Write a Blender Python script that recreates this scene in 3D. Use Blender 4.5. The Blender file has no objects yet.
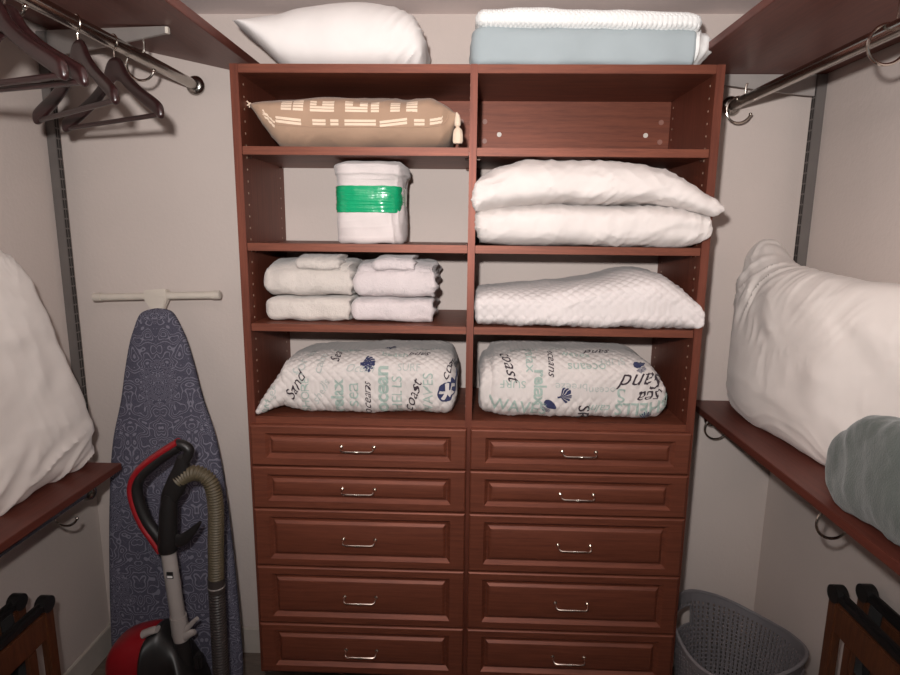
import bpy, bmesh, math, random
from mathutils import Vector, Matrix, noise
PI = math.pi
H = 2.05                      # world height of the closet unit's top; all z below are relative to it
COL = bpy.context.scene.collection
random.seed(4)

# ------------------------------------------------------------------ materials
def lin(c):
    return tuple((x/12.92 if x <= .04045 else ((x+.055)/1.055)**2.4) for x in [v/255 for v in c]) + (1,)

def base_mat(name, rgb, rough=.6, spec=.5, metal=0.0, sheen=0.0, coat=0.0):
    m = bpy.data.materials.new(name); m.use_nodes = True
    b = m.node_tree.nodes['Principled BSDF']
    b.inputs['Base Color'].default_value = lin(rgb)
    b.inputs['Roughness'].default_value = rough
    b.inputs['Specular IOR Level'].default_value = spec
    b.inputs['Metallic'].default_value = metal
    b.inputs['Sheen Weight'].default_value = sheen
    b.inputs['Coat Weight'].default_value = coat
    return m, m.node_tree, b

def N(nt, typ, **kw):
    n = nt.nodes.new(typ)
    for k, v in kw.items(): setattr(n, k, v)
    return n

def coords(nt, scale=(1, 1, 1)):
    tc = N(nt, 'ShaderNodeTexCoord'); mp = N(nt, 'ShaderNodeMapping')
    mp.inputs['Scale'].default_value = scale
    nt.links.new(tc.outputs['Object'], mp.inputs['Vector'])
    return mp.outputs['Vector']

def noise_node(nt, vec, scale, detail=4, rough=.55):
    n = N(nt, 'ShaderNodeTexNoise'); n.inputs['Scale'].default_value = scale
    n.inputs['Detail'].default_value = detail; n.inputs['Roughness'].default_value = rough
    nt.links.new(vec, n.inputs['Vector']); return n.outputs['Fac']

def add_bump(nt, b, fac, strength, dist=.002):
    bp = N(nt, 'ShaderNodeBump'); bp.inputs['Strength'].default_value = strength
    bp.inputs['Distance'].default_value = dist
    nt.links.new(fac, bp.inputs['Height']); nt.links.new(bp.outputs['Normal'], b.inputs['Normal'])
    return bp

def ramp(nt, fac, stops):
    r = N(nt, 'ShaderNodeValToRGB')
    e = r.color_ramp.elements
    while len(e) < len(stops): e.new(.5)
    for el, (p, c) in zip(e, stops): el.position = p; el.color = c
    nt.links.new(fac, r.inputs['Fac']); return r.outputs['Color']

def mix_rgb(nt, fac, a, b):
    m = N(nt, 'ShaderNodeMix', data_type='RGBA')
    if hasattr(fac, 'links'): nt.links.new(fac, m.inputs[0])
    else: m.inputs[0].default_value = fac
    for s, v in ((6, a), (7, b)):
        if hasattr(v, 'links'): nt.links.new(v, m.inputs[s])
        else: m.inputs[s].default_value = v
    return m.outputs[2]

def math_node(nt, op, a, b=None, c=None):
    m = N(nt, 'ShaderNodeMath', operation=op)
    for i, v in enumerate((a, b, c)):
        if v is None: continue
        if hasattr(v, 'links'): nt.links.new(v, m.inputs[i])
        else: m.inputs[i].default_value = v
    return m.outputs[0]

def wood(name, rgb, rgb2, stretch, rough=.38, coat=.0, spec=.5, metal=0):
    m, nt, b = base_mat(name, rgb, rough, spec=spec, coat=coat, metal=metal)
    v = coords(nt, stretch)
    f = noise_node(nt, v, 5, 6, .6)
    g = noise_node(nt, v, 22, 3, .6)
    mixf = math_node(nt, 'MULTIPLY_ADD', g, .35, math_node(nt, 'MULTIPLY', f, .65))
    c = ramp(nt, mixf, [(.32, lin(rgb2)), (.62, lin(rgb))])
    nt.links.new(c, b.inputs['Base Color'])
    add_bump(nt, b, g, .05, .001)
    return m

def cloth(name, rgb, rough=.85, scale=900, strength=.25, var=.06, sheen=.15, big=None):
    m, nt, b = base_mat(name, rgb, rough, spec=.2, sheen=sheen)
    v = coords(nt)
    lo = tuple(max(0, x*(1-var)) for x in lin(rgb)[:3]) + (1,)
    f = noise_node(nt, v, 9, 3)
    nt.links.new(ramp(nt, f, [(.35, lo), (.65, lin(rgb))]), b.inputs['Base Color'])
    g = noise_node(nt, v, scale, 2, .7)
    if big:
        g = math_node(nt, 'MULTIPLY_ADD', noise_node(nt, v, big[0], 3, .6), big[1], g)
    add_bump(nt, b, g, strength, .002)
    return m

def plain(name, rgb, rough=.5, metal=0, spec=.5, coat=0, bump=None):
    m, nt, b = base_mat(name, rgb, rough, spec, metal, coat=coat)
    v = coords(nt)
    f = noise_node(nt, v, 14, 3)
    lo = tuple(x*.9 for x in lin(rgb)[:3]) + (1,)
    nt.links.new(ramp(nt, f, [(.35, lo), (.65, lin(rgb))]), b.inputs['Base Color'])
    if bump: add_bump(nt, b, noise_node(nt, v, bump[0], 4), bump[1], .002)
    return m

def wall_mat(name, rgb):
    m, nt, b = base_mat(name, rgb, .75, spec=.25)
    v = coords(nt)
    n1 = noise_node(nt, v, 85, 3, .55)
    n2 = noise_node(nt, v, 2.2, 3)
    lo = tuple(x*.94 for x in lin(rgb)[:3]) + (1,)
    nt.links.new(ramp(nt, n2, [(.3, lo), (.7, lin(rgb))]), b.inputs['Base Color'])
    add_bump(nt, b, n1, .22, .004)
    return m

def crumple(m, sc, dist, strength, stretch=(1, 1, 1), distort=1.2):
    """fine fabric creases, as relief"""
    nt = m.node_tree; b = nt.nodes['Principled BSDF']
    v = coords(nt, stretch)
    n = N(nt, 'ShaderNodeTexNoise'); n.noise_type = 'RIDGED_MULTIFRACTAL'
    n.inputs['Scale'].default_value = sc; n.inputs['Detail'].default_value = 3; n.inputs['Distortion'].default_value = distort
    n.inputs['Roughness'].default_value = .45
    nt.links.new(v, n.inputs['Vector'])
    old = b.inputs['Normal'].links[0].from_node
    bp = N(nt, 'ShaderNodeBump'); bp.inputs['Strength'].default_value = strength; bp.inputs['Distance'].default_value = dist
    nt.links.new(n.outputs['Fac'], bp.inputs['Height']); nt.links.new(old.outputs['Normal'], bp.inputs['Normal'])
    nt.links.new(bp.outputs['Normal'], b.inputs['Normal'])

M = {}
M['wall'] = wall_mat('painted_drywall', (206, 193, 186))
M['ceiling'] = wall_mat('painted_ceiling', (236, 222, 218))
M['trim'] = plain('white_trim_paint', (196, 187, 178), .45)
M['floor'] = wood('floor_planks', (122, 108, 98), (96, 84, 76), (2, 12, 2), .55)
M['cherry_h'] = wood('cherry_laminate_across', (124, 68, 49), (95, 49, 35), (1.2, 9, 26), .5, metal=.35)
M['cherry_v'] = wood('cherry_laminate_upright', (118, 63, 47), (93, 47, 34), (20, 20, 1.0), .5, metal=.4)
M['cherry_y'] = wood('cherry_laminate_shelf', (108, 57, 46), (84, 42, 34), (24, 1.2, 24), .45, metal=.25)
M['pin'] = plain('shelf_pin_hole', (168, 140, 120), .4)
M['screw'] = plain('screw_head', (225, 215, 205), .35)
M['cam'] = plain('cam_cover', (150, 105, 92), .45)
M['chrome'] = plain('polished_nickel', (215, 206, 196), .18, metal=1)
M['nickel'] = plain('brushed_nickel', (178, 174, 168), .22, metal=1)
M['darkmetal'] = plain('grey_painted_steel', (112, 106, 103), .5, metal=.25)
M['bracketmetal'] = plain('light_grey_steel', (166, 159, 155), .5, metal=.15)
M['slot'] = plain('dark_slot', (38, 34, 33), .7)
M['white'] = cloth('white_cotton', (232, 227, 224), .8, 700, .12)
M['white2'] = cloth('white_pillow_cotton', (218, 210, 206), .82, 600, .15)
M['duvet'] = cloth('soft_white_bedding', (226, 217, 211), .85, 500, .16)
crumple(M['white2'], 5, .022, .8, (1, 1, 1.7)); crumple(M['duvet'], 3.2, .03, .75, (1, .8, 1.5)); crumple(M['white'], 5, .012, .5)
M['quilted'] = cloth('white_quilted_cotton', (214, 206, 204), .85, 500, .2)
M['terry'] = cloth('white_terry', (206, 197, 190), .95, 330, .9, .08, .4, (120, 1.2))
M['terry_pink'] = cloth('pinkish_white_terry', (212, 201, 201), .95, 330, .9, .08, .4, (120, 1.2))
M['flannel'] = cloth('white_fleece', (214, 204, 202), .92, 420, .3, .06, .3)
M['padblue'] = cloth('pale_blue_cotton', (166, 177, 181), .85, 600, .12)
M['padwhite'] = cloth('white_honeycomb_cotton', (240, 240, 238), .85, 260, .5)
M['tan'] = cloth('tan_linen', (170, 141, 119), .9, 500, .4, .1)
M['cream'] = cloth('cream_yarn', (228, 206, 184), .9, 350, .6)
M['teal'] = cloth('grey_green_fleece', (88, 94, 90), .95, 260, .7, .14, .3, (30, .8))
M['band'] = plain('green_plastic_wrap', (22, 160, 108), .22, coat=.4, bump=(60, .5))
M['quiltbase'] = cloth('printed_quilt_cotton', (206, 198, 194), .88, 420, .3)
M['ink_navy'] = cloth('navy_print', (52, 56, 88), .9)
M['ink_dark'] = cloth('charcoal_print', (62, 52, 58), .9)
M['ink_green'] = cloth('sage_print', (160, 176, 168), .9)
M['ink_pale'] = cloth('pale_grey_print', (178, 182, 178), .9)
M['whiteplastic'] = plain('white_plastic', (212, 202, 190), .4)
M['black'] = plain('black_plastic', (30, 28, 28), .42)
M['red'] = plain('red_plastic', (144, 24, 32), .35)
M['silver'] = plain('silver_grey_plastic', (160, 152, 148), .38)
M['hose'] = plain('ribbed_hose', (86, 76, 58), .5)
M['hosedark'] = plain('smoky_tube', (56, 50, 48), .4)
M['basket'] = plain('grey_plastic', (118, 114, 117), .5)
M['rackwood'] = wood('dark_walnut', (98, 58, 36), (60, 34, 24), (24, 24, 2), .4)
M['webbing'] = cloth('black_webbing', (26, 24, 24), .8)
M['mahogany'] = wood('mahogany_lacquer', (48, 25, 25), (32, 17, 18), (3, 30, 30), .3)
M['tag'] = cloth('white_tag', (225, 222, 220), .7)

def damask():
    m, nt, b = base_mat('damask_cover', (70, 70, 86), .8, spec=.2)
    tc = N(nt, 'ShaderNodeTexCoord'); sp = N(nt, 'ShaderNodeSeparateXYZ')
    nt.links.new(tc.outputs['Object'], sp.inputs[0])
    ax = math_node(nt, 'ABSOLUTE', sp.outputs[0])
    px = math_node(nt, 'PINGPONG', ax, .105)
    cb = N(nt, 'ShaderNodeCombineXYZ')
    nt.links.new(px, cb.inputs[0])
    # each vertical half drop repeat mirrors too
    nt.links.new(sp.outputs[1], cb.inputs[1])
    v = cb.outputs[0]
    n1 = noise_node(nt, v, 17, 1.2, .5)
    # long scrolling stems
    l1 = math_node(nt, 'ABSOLUTE', math_node(nt, 'SINE', math_node(nt, 'MULTIPLY', n1, 40)))
    stems = math_node(nt, 'LESS_THAN', l1, .40)
    # dense leafy line work gathered in flower heads
    sy = math_node(nt, 'PINGPONG', math_node(nt, 'ADD', sp.outputs[1], math_node(nt, 'MULTIPLY', math_node(nt, 'FLOOR', math_node(nt, 'DIVIDE', ax, .105)), .14)), .14)
    d = math_node(nt, 'SQRT', math_node(nt, 'ADD', math_node(nt, 'POWER', math_node(nt, 'DIVIDE', px, .070), 2), math_node(nt, 'POWER', math_node(nt, 'DIVIDE', sy, .085), 2)))
    head = math_node(nt, 'LESS_THAN', math_node(nt, 'ADD', d, math_node(nt, 'MULTIPLY', n1, 1.1)), 1.55)
    n2 = noise_node(nt, v, 42, 1.5, .5)
    leaf = math_node(nt, 'LESS_THAN', math_node(nt, 'ABSOLUTE', math_node(nt, 'SINE', math_node(nt, 'MULTIPLY', n2, 44))), .50)
    n3 = noise_node(nt, v, 75, 1, .5)
    speck = math_node(nt, 'LESS_THAN', math_node(nt, 'ABSOLUTE', math_node(nt, 'SINE', math_node(nt, 'MULTIPLY', n3, 30))), .28)
    inner = math_node(nt, 'MULTIPLY', leaf, head)
    outer = math_node(nt, 'MULTIPLY', math_node(nt, 'MAXIMUM', stems, math_node(nt, 'MULTIPLY', speck, .45)), math_node(nt, 'SUBTRACT', 1, head))
    lines = math_node(nt, 'MAXIMUM', inner, outer)
    c = mix_rgb(nt, lines, lin((74, 72, 86)), lin((120, 118, 131)))
    nt.links.new(c, b.inputs['Base Color'])
    add_bump(nt, b, noise_node(nt, tc.outputs['Object'], 700, 2), .2, .001)
    return m
M['damask'] = damask()

# ------------------------------------------------------------------ object helpers
def finish(bm, angle=38, smooth=True):
    bm.normal_update()
    for f in bm.faces: f.smooth = smooth
    lim = math.radians(angle)
    for e in bm.edges:
        if len(e.link_faces) == 2 and e.calc_face_angle(0) > lim: e.smooth = False

def part(name, bm, mats, root=None, raw=False, angle=38, recalc=True):
    """link a bmesh as one mesh object; raw = verts are local to the root already"""
    if recalc: bmesh.ops.recalc_face_normals(bm, faces=bm.faces)
    if not raw:
        off = Vector((0, 0, H))
        if root is not None: off -= world_loc(root)
        bmesh.ops.translate(bm, verts=bm.verts, vec=off)
    finish(bm, angle)
    me = bpy.data.meshes.new(name); bm.to_mesh(me); bm.free()
    for m in (mats if isinstance(mats, (list, tuple)) else [mats]): me.materials.append(m)
    o = bpy.data.objects.new(name, me); COL.objects.link(o)
    if root is not None: o.parent = root
    return o

def world_loc(o):
    v = Vector((0, 0, 0))
    while o is not None: v += o.location; o = o.parent
    return v

def thing(name, label, cat, loc, group=None, rot=None):
    o = bpy.data.objects.new(name, None); COL.objects.link(o)
    o.empty_display_size = .05
    o.location = (loc[0], loc[1], loc[2]+H)
    if rot: o.rotation_euler = rot
    o['label'] = label; o['category'] = cat
    if group: o['group'] = group
    return o

def tag(o, label, cat, group=None):
    o['label'] = label; o['category'] = cat
    if group: o['group'] = group
    return o

def struct(name, bm, mat):
    o = part(name, bm, mat); o['kind'] = 'structure'; return o

def box(bm, x0, x1, y0, y1, z0, z1, bev=0, mi=0, seg=2):
    r = bmesh.ops.create_cube(bm, size=1)
    vs = r['verts']
    bmesh.ops.scale(bm, vec=(x1-x0, y1-y0, z1-z0), verts=vs)
    bmesh.ops.translate(bm, vec=((x0+x1)/2, (y0+y1)/2, (z0+z1)/2), verts=vs)
    fs = set(f for v in vs for f in v.link_faces)
    for f in fs: f.material_index = mi
    if bev:
        es = list(set(e for v in vs for e in v.link_edges))
        bmesh.ops.bevel(bm, geom=es, offset=bev, segments=seg, affect='EDGES', clamp_overlap=True)
    return bm

def newbox(*a, **k):
    return box(bmesh.new(), *a, **k)

def tube(bm, pts, r, n=12, mi=0, cap=True, closed=False):
    pts = [Vector(p) for p in pts]
    k = len(pts)
    rs = r if isinstance(r, (list, tuple)) else [r]*k
    rings = []
    up = None
    for i in range(k):
        if closed: t = (pts[(i+1) % k]-pts[i-1])
        else: t = pts[min(i+1, k-1)]-pts[max(i-1, 0)]
        t.normalize()
        if up is None:
            up = Vector((0, 0, 1)) if abs(t.z) < .9 else Vector((1, 0, 0))
        s = t.cross(up); s.normalize(); up = s.cross(t); up.normalize()
        rings.append([bm.verts.new(pts[i]+(s*math.cos(a)+up*math.sin(a))*rs[i]) for a in [2*PI*j/n for j in range(n)]])
    rng = range(k if closed else k-1)
    for i in rng:
        A, B = rings[i], rings[(i+1) % k]
        for j in range(n):
            f = bm.faces.new((A[j], A[(j+1) % n], B[(j+1) % n], B[j])); f.material_index = mi
    if cap and not closed:
        for R in (rings[0], rings[-1]):
            f = bm.faces.new(R); f.material_index = mi
    return bm

def spline(P, m=8):
    """Catmull-Rom through points"""
    P = [Vector(p) for p in P]; out = []
    for i in range(len(P)-1):
        a = P[max(i-1, 0)]; b = P[i]; c = P[i+1]; d = P[min(i+2, len(P)-1)]
        for j in range(m):
            t = j/m
            out.append(.5*((2*b)+(c-a)*t+(2*a-5*b+4*c-d)*t*t+(3*b-a-3*c+d)*t**3))
    out.append(P[-1]); return out

def disc(bm, c, r, axis='y', n=14, h=.001, mi=0):
    c = Vector(c); d = {'x': Vector((1, 0, 0)), 'y': Vector((0, 1, 0)), 'z': Vector((0, 0, 1))}[axis]
    tube(bm, [c-d*h/2, c+d*h/2], r, n, mi)

# ------------------------------------------------------------------ lofted soft goods
def pchip(xs, ys):
    n = len(xs); h = [xs[i+1]-xs[i] for i in range(n-1)]
    d = [(ys[i+1]-ys[i])/h[i] for i in range(n-1)]
    m = [0]*n
    m[0] = d[0]; m[-1] = d[-1]
    for i in range(1, n-1):
        if d[i-1]*d[i] > 0:
            w1 = 2*h[i]+h[i-1]; w2 = h[i]+2*h[i-1]
            m[i] = (w1+w2)/(w1/d[i-1]+w2/d[i])
    def f(x):
        if x <= xs[0]: return ys[0]
        if x >= xs[-1]: return ys[-1]
        i = 0
        while x > xs[i+1]: i += 1
        t = (x-xs[i])/h[i]
        return ((2*t**3-3*t*t+1)*ys[i]+(t**3-2*t*t+t)*h[i]*m[i]+(-2*t**3+3*t*t)*ys[i+1]+(t**3-t*t)*h[i]*m[i+1])
    return f

class Loft:
    """closed soft body lofted along an axis; station = (a, p0, p1, q0, q1, qm[, eu, el, ep])"""
    def __init__(s, st, axis='x', rL=0, rR=0, disp=None, post=None, floor=None, eu=.8, el=.5, ep=.8):
        s.axis = axis; s.rL = rL; s.rR = rR; s.disp = disp; s.post = post; s.floor = floor
        st = [tuple(r)+(eu, el, ep)[len(r)-6:] for r in st]
        s.a0 = st[0][0]; s.a1 = st[-1][0]
        xs = [r[0] for r in st]
        s.fn = [pchip(xs, [r[i] for r in st]) for i in range(1, 9)]
        s.tab = {}
    def pt(s, a, phi, k=1.0):
        p0, p1, q0, q1, qm, eu, el, ep = [f(a) for f in s.fn]
        ins = 0
        if s.rL and a < s.a0+s.rL:
            t = 1-(a-s.a0)/s.rL; ins = s.rL*(1-math.sqrt(max(0, 1-t*t)))
        if s.rR and a > s.a1-s.rR:
            t = 1-(s.a1-a)/s.rR; ins = s.rR*(1-math.sqrt(max(0, 1-t*t)))
        th = 2*PI*phi; c = math.cos(th); sn = math.sin(th)
        pc = (p0+p1)/2; hp = max((p1-p0)/2-ins, .0005)*k
        up = max(q1-qm-ins, .0005)*k; lo = max(qm-q0-ins, .0005)*k
        p = pc+hp*math.copysign(abs(c)**ep, c)
        q = qm+(up*abs(sn)**eu if sn >= 0 else -lo*abs(sn)**el)
        v = {'x': (a, p, q), 'y': (p, a, q), 'z': (p, q, a)}[s.axis]
        v = Vector(v)
        return s.post(v) if s.post else v
    def surf(s, a, phi):
        e = .002
        P = s.pt(a, phi)
        T1 = s.pt(min(a+e, s.a1), phi)-s.pt(max(a-e, s.a0), phi)
        T2 = s.pt(a, phi+.004)-s.pt(a, phi-.004)
        n = T1.cross(T2)
        if n.length > 1e-12: n.normalize()
        ctr = s.pt(a, phi, .5)
        if n.dot(P-ctr) < 0: n = -n
        if s.disp: P = P+n*s.disp(P, a, phi)
        return P, n
    def build(s, na=100, nc=96, bm=None, mi=0):
        bm = bm or bmesh.new()
        rows = []
        L = s.a1-s.a0
        for k in (.04, .3, .6, .85): rows.append((s.a0, k))
        rL = max(s.rL, .012); rR = max(s.rR, .012)
        for j in range(7): rows.append((s.a0+rL*(1-math.cos(PI/2*j/7)), 1))
        m = na
        for j in range(m+1): rows.append((s.a0+rL+(L-rL-rR)*j/m, 1))
        for j in range(6, -1, -1): rows.append((s.a1-rR*(1-math.cos(PI/2*j/7)), 1))
        for k in (.85, .6, .3, .04): rows.append((s.a1, k))
        grid = []; info = {}
        for a, k in rows:
            R = []
            for j in range(nc):
                v = bm.verts.new(s.pt(a, j/nc, k)); R.append(v); info[v] = (a, j/nc)
            grid.append(R)
        fs = []
        for A, B in zip(grid, grid[1:]):
            for j in range(nc):
                f = bm.faces.new((A[j], A[(j+1) % nc], B[(j+1) % nc], B[j])); f.material_index = mi; fs.append(f)
        for R in (grid[0], grid[-1]):
            f = bm.faces.new(R); f.material_index = mi; fs.append(f)
        bmesh.ops.recalc_face_normals(bm, faces=fs)
        bm.normal_update()
        if s.disp:
            mv = []
            for v, (a, phi) in info.items(): mv.append((v, v.normal*s.disp(v.co, a, phi)))
            for v, d in mv: v.co += d
        if s.floor is not None:
            for v in info:
                if v.co.z < s.floor: v.co.z = s.floor
        return bm
    def phi_at(s, a, d):
        """phi for an arc length d measured up the front from the bottom front"""
        key = round(a, 2)
        if key not in s.tab:
            aa = min(max(key, s.a0+.001), s.a1-.001)
            T = [(0, .70)]; P = s.pt(aa, .70); acc = 0
            for j in range(1, 91):
                ph = .70-.6*j/90; Q = s.pt(aa, ph); acc += (Q-P).length; T.append((acc, ph)); P = Q
            s.tab[key] = T
        T = s.tab[key]
        for (d0, p0), (d1, p1) in zip(T, T[1:]):
            if d <= d1: return p0+(p1-p0)*(d-d0)/max(1e-9, d1-d0)
        return T[-1][1]

def decal(bm, loft, verts, faces, a, d, rot=0, mi=1, off=.0012, seg=.006):
    """lay a flat 2D shape on a loft's surface (x along the axis, y up the front)"""
    t = bmesh.new()
    vs = [t.verts.new((x, y, 0)) for x, y in verts]
    for f in faces:
        try: t.faces.new([vs[i] for i in f])
        except ValueError: pass
    bmesh.ops.remove_doubles(t, verts=t.verts, dist=1e-5)
    bmesh.ops.triangulate(t, faces=t.faces)
    for _ in range(4):
        es = [e for e in t.edges if e.calc_length() > seg]
        if not es: break
        bmesh.ops.subdivide_edges(t, edges=es, cuts=1)
        bmesh.ops.triangulate(t, faces=t.faces)
    c, s_ = math.cos(rot), math.sin(rot)
    mp = {}
    for v in t.verts:
        x = v.co.x*c-v.co.y*s_; y = v.co.x*s_+v.co.y*c
        aa = a+x; dd = max(.002, d+y)
        P, n = loft.surf(min(max(aa, loft.a0+.004), loft.a1-.004), loft.phi_at(aa, dd))
        mp[v] = bm.verts.new(P+n*off)
    for f in t.faces:
        try:
            g = bm.faces.new([mp[v] for v in f.verts]); g.material_index = mi
        except ValueError: pass
    t.free()

_txt = {}
def text2d(body, size, shear=0, bold=0.0):
    key = (body, size, shear, bold)
    if key in _txt: return _txt[key]
    cu = bpy.data.curves.new('lettering', 'FONT')
    cu.body = body; cu.size = size; cu.shear = shear; cu.offset = bold*size
    cu.align_x = 'CENTER'; cu.align_y = 'CENTER'; cu.resolution_u = 3
    ob = bpy.data.objects.new('lettering', cu); COL.objects.link(ob)
    bpy.context.view_layer.update()
    dg = bpy.context.evaluated_depsgraph_get()
    me = bpy.data.meshes.new_from_object(ob.evaluated_get(dg))
    out = ([(v.co.x, v.co.y) for v in me.vertices], [tuple(p.vertices) for p in me.polygons])
    bpy.data.objects.remove(ob); bpy.data.curves.remove(cu); bpy.data.meshes.remove(me)
    _txt[key] = out; return out

def ridged(co, ang, long, short, seed, plane='xz'):
    """stretched creases: ang = direction of the crease in the plane"""
    a, b = {'xz': (co.x, co.z), 'xy': (co.x, co.y), 'yz': (co.y, co.z)}[plane]
    c, s = math.cos(ang), math.sin(ang)
    u = a*c+b*s; v = -a*s+b*c
    w = noise.noise(Vector((u/long*.8, v/long*.8, seed+7)))*short*1.3
    n = noise.noise(Vector((u/long, (v+w)/short, seed)))
    return (1-min(1, abs(n)*2.6))**2

def soft_noise(co, sc, seed):
    return noise.noise(Vector((co.x/sc, co.y/sc, co.z/sc+seed)))

# ------------------------------------------------------------------ room
XL, XR, YB, YF, ZF, ZC = -.73, 1.725, .37, -2.1, -2.05, .242
struct('floor', newbox(XL-.1, XR+.1, YF, YB+.1, ZF-.08, ZF), M['floor'])
struct('ceiling', newbox(XL-.1, XR+.1, YF, YB+.1, ZC, ZC+.08), M['ceiling'])
struct('wall_back', newbox(XL-.1, XR+.1, YB, YB+.1, ZF, ZC), M['wall'])
struct('wall_left', newbox(XL-.1, XL, YF, YB, ZF, ZC), M['wall'])
struct('wall_right', newbox(XR, XR+.1, YF, YB, ZF, ZC), M['wall'])
def baseboard(name, x0, x1, y0, y1, hgt=.105):
    bm = bmesh.new()
    box(bm, x0, x1, y0, y1, ZF, ZF+hgt, .003)
    struct(name, bm, M['trim'])
baseboard('baseboard_back', XL, XR, YB-.014, YB-.0005)
baseboard('baseboard_left', XL+.0005, XL+.014, YF, YB-.015)
baseboard('baseboard_right', XR-.014, XR-.0005, YF, YB-.015)

# ------------------------------------------------------------------ closet unit
W, T, DEP = 1.30, .0226, .367
BOT = -1.827
cab = thing('closet_cabinet', 'wall-hung cherry wood closet unit with open shelves above ten drawers', 'cabinet', (W/2, DEP/2, BOT))
def pins(bm, x, side):
    z = -.045
    while z > -.955:
        for y in (.036, .325):
            disc(bm, (x, y, z), .0032, 'x', 8, .0012, 1)
        z -= .032
for x0, sd in ((0, 1), (W-T, -1)):
    bm = newbox(x0, x0+T, 0, DEP, BOT, 0, .0012)
    pins(bm, x0+T if sd > 0 else x0, sd)
    part('side_panel', bm, [M['cherry_v'], M['pin']], cab)
xc0, xc1 = W/2-T/2+.0015, W/2+T/2-.0015
bm = newbox(xc0, xc1, 0, DEP, BOT, 0, .0012); pins(bm, xc0, 1); pins(bm, xc1, 1)
part('center_panel', bm, [M['cherry_v'], M['pin']], cab)
cols = ((T, xc0), (xc1, W-T))
L1, L2, L3, S = -.2105, -.4699, -.698, -.9745
for i, (a, b) in enumerate(cols):
    part('top_panel', newbox(a, b, .001, DEP-.001, -T, -.0004, .0012), M['cherry_h'], cab)
    for z in (L1, L2, L3):
        sh = part('shelf', newbox(a+.001, b-.001, .002, DEP-.006, z-T+.001, z, .0012), M['cherry_h'], cab)
        for xx in (a+.006, b-.006):
            for yy in (.04, .32):
                bm = bmesh.new(); tube(bm, [(xx-.005, yy, z-T-.003), (xx+.005, yy, z-T-.003)], .003, 8)
                part('shelf_pin', bm, M['chrome'], sh)
    part('fixed_shelf', newbox(a, b, .001, DEP-.002, S-T, S, .0012), M['cherry_h'], cab)
    part('bottom_panel', newbox(a, b, .004, DEP-.002, BOT, BOT+T), M['cherry_h'], cab)
    rail = part('back_rail', newbox(a, b, DEP-.018, DEP-.001, -T-.155, -T, .001), M['cherry_h'], cab)
    for xx, zz, mt in ((a+.075, -.125, 'screw'), (b-.075, -.125, 'screw')):
        bm = bmesh.new(); disc(bm, (xx, DEP-.019, zz), .0075, 'y', 14, .004); part('screw', bm, M[mt], rail)
    for xx in (a+.028, b-.028):
        for zz in (-.085, -.145):
            bm = bmesh.new(); disc(bm, (xx, DEP-.0185, zz), .008, 'y', 14, .002); part('cam_cover', bm, M['cam'], rail)

def drawer_front(x0, x1, z0, z1):
    bm = bmesh.new()
    yF = -.019
    def ring(ix, iz, y):
        return [bm.verts.new(c) for c in ((x0+ix, y, z0+iz), (x1-ix, y, z0+iz), (x1-ix, y, z1-iz), (x0+ix, y, z1-iz))]
    sx, sz = .044, .024
    prof = [(0, 0, -.0005), (0, 0, yF+.006), (.0015, .0015, yF+.0025), (.005, .005, yF),
            (sx, sz, yF), (sx+.004, sz+.004, yF+.0045), (sx+.010, sz+.010, yF+.0105), (sx+.0135, sz+.0135, yF+.0112),
            (sx+.0145, sz+.0145, yF+.0080), (sx+.022, sz+.022, yF+.0022), (sx+.027, sz+.026, yF+.001)]
    R = [ring(*p) for p in prof]
    for A, B in zip(R, R[1:]):
        for j in range(4): bm.faces.new((A[j], A[(j+1) % 4], B[(j+1) % 4], B[j]))
    bm.faces.new(R[-1]); bm.faces.new(R[0])
    return bm
def handle_bm(xm, zm):
    bm = bmesh.new(); y0 = -.0195
    w = .048
    P = [(xm-w, y0, zm+.004), (xm-w, y0-.012, zm+.003), (xm-w+.002, y0-.021, zm), (xm-w+.008, y0-.0262, zm-.002), (xm-w+.02, y0-.0272, zm-.002),
         (xm, y0-.0272, zm-.002), (xm+w-.02, y0-.0272, zm-.002), (xm+w-.008, y0-.0262, zm-.002), (xm+w-.002, y0-.021, zm), (xm+w, y0-.012, zm+.003), (xm+w, y0, zm+.004)]
    tube(bm, spline(P, 4), .0028, 8)
    for dx in (-.005, 0, .005):
        bmesh.ops.create_uvsphere(bm, u_segments=8, v_segments=6, radius=.0042, matrix=Matrix.Translation((xm+dx, y0-.0272, zm-.002)))
    for s in (-w, w): disc(bm, (xm+s, y0-.0008, zm+.004), .0055, 'y', 12, .002)
    return bm
fac = lambda v, c: c+(v-c)*.9885
gz = [-.9995, -1.1291, -1.2655, -1.456, -1.6522, -1.8272]
CX, CZ = .645, -.425
dr_x = ((.0035, .6455), (.6565, W-.003))
for ci, (a, b) in enumerate(dr_x):
    a, b = fac(a, CX), fac(b, CX)
    for k in range(5):
        z1, z0 = fac(gz[k], CZ)-.0015, fac(gz[k+1], CZ)+.0015
        d = part('drawer', drawer_front(a, b, z0, z1), M['cherry_h'], cab, angle=20)
        hd = part('handle', handle_bm((a+b)/2-(.002 if ci else 0), (z0+z1)/2-.002), M['chrome'], d)
        hd['label'] = 'polished nickel bar handle with a beaded middle'

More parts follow.
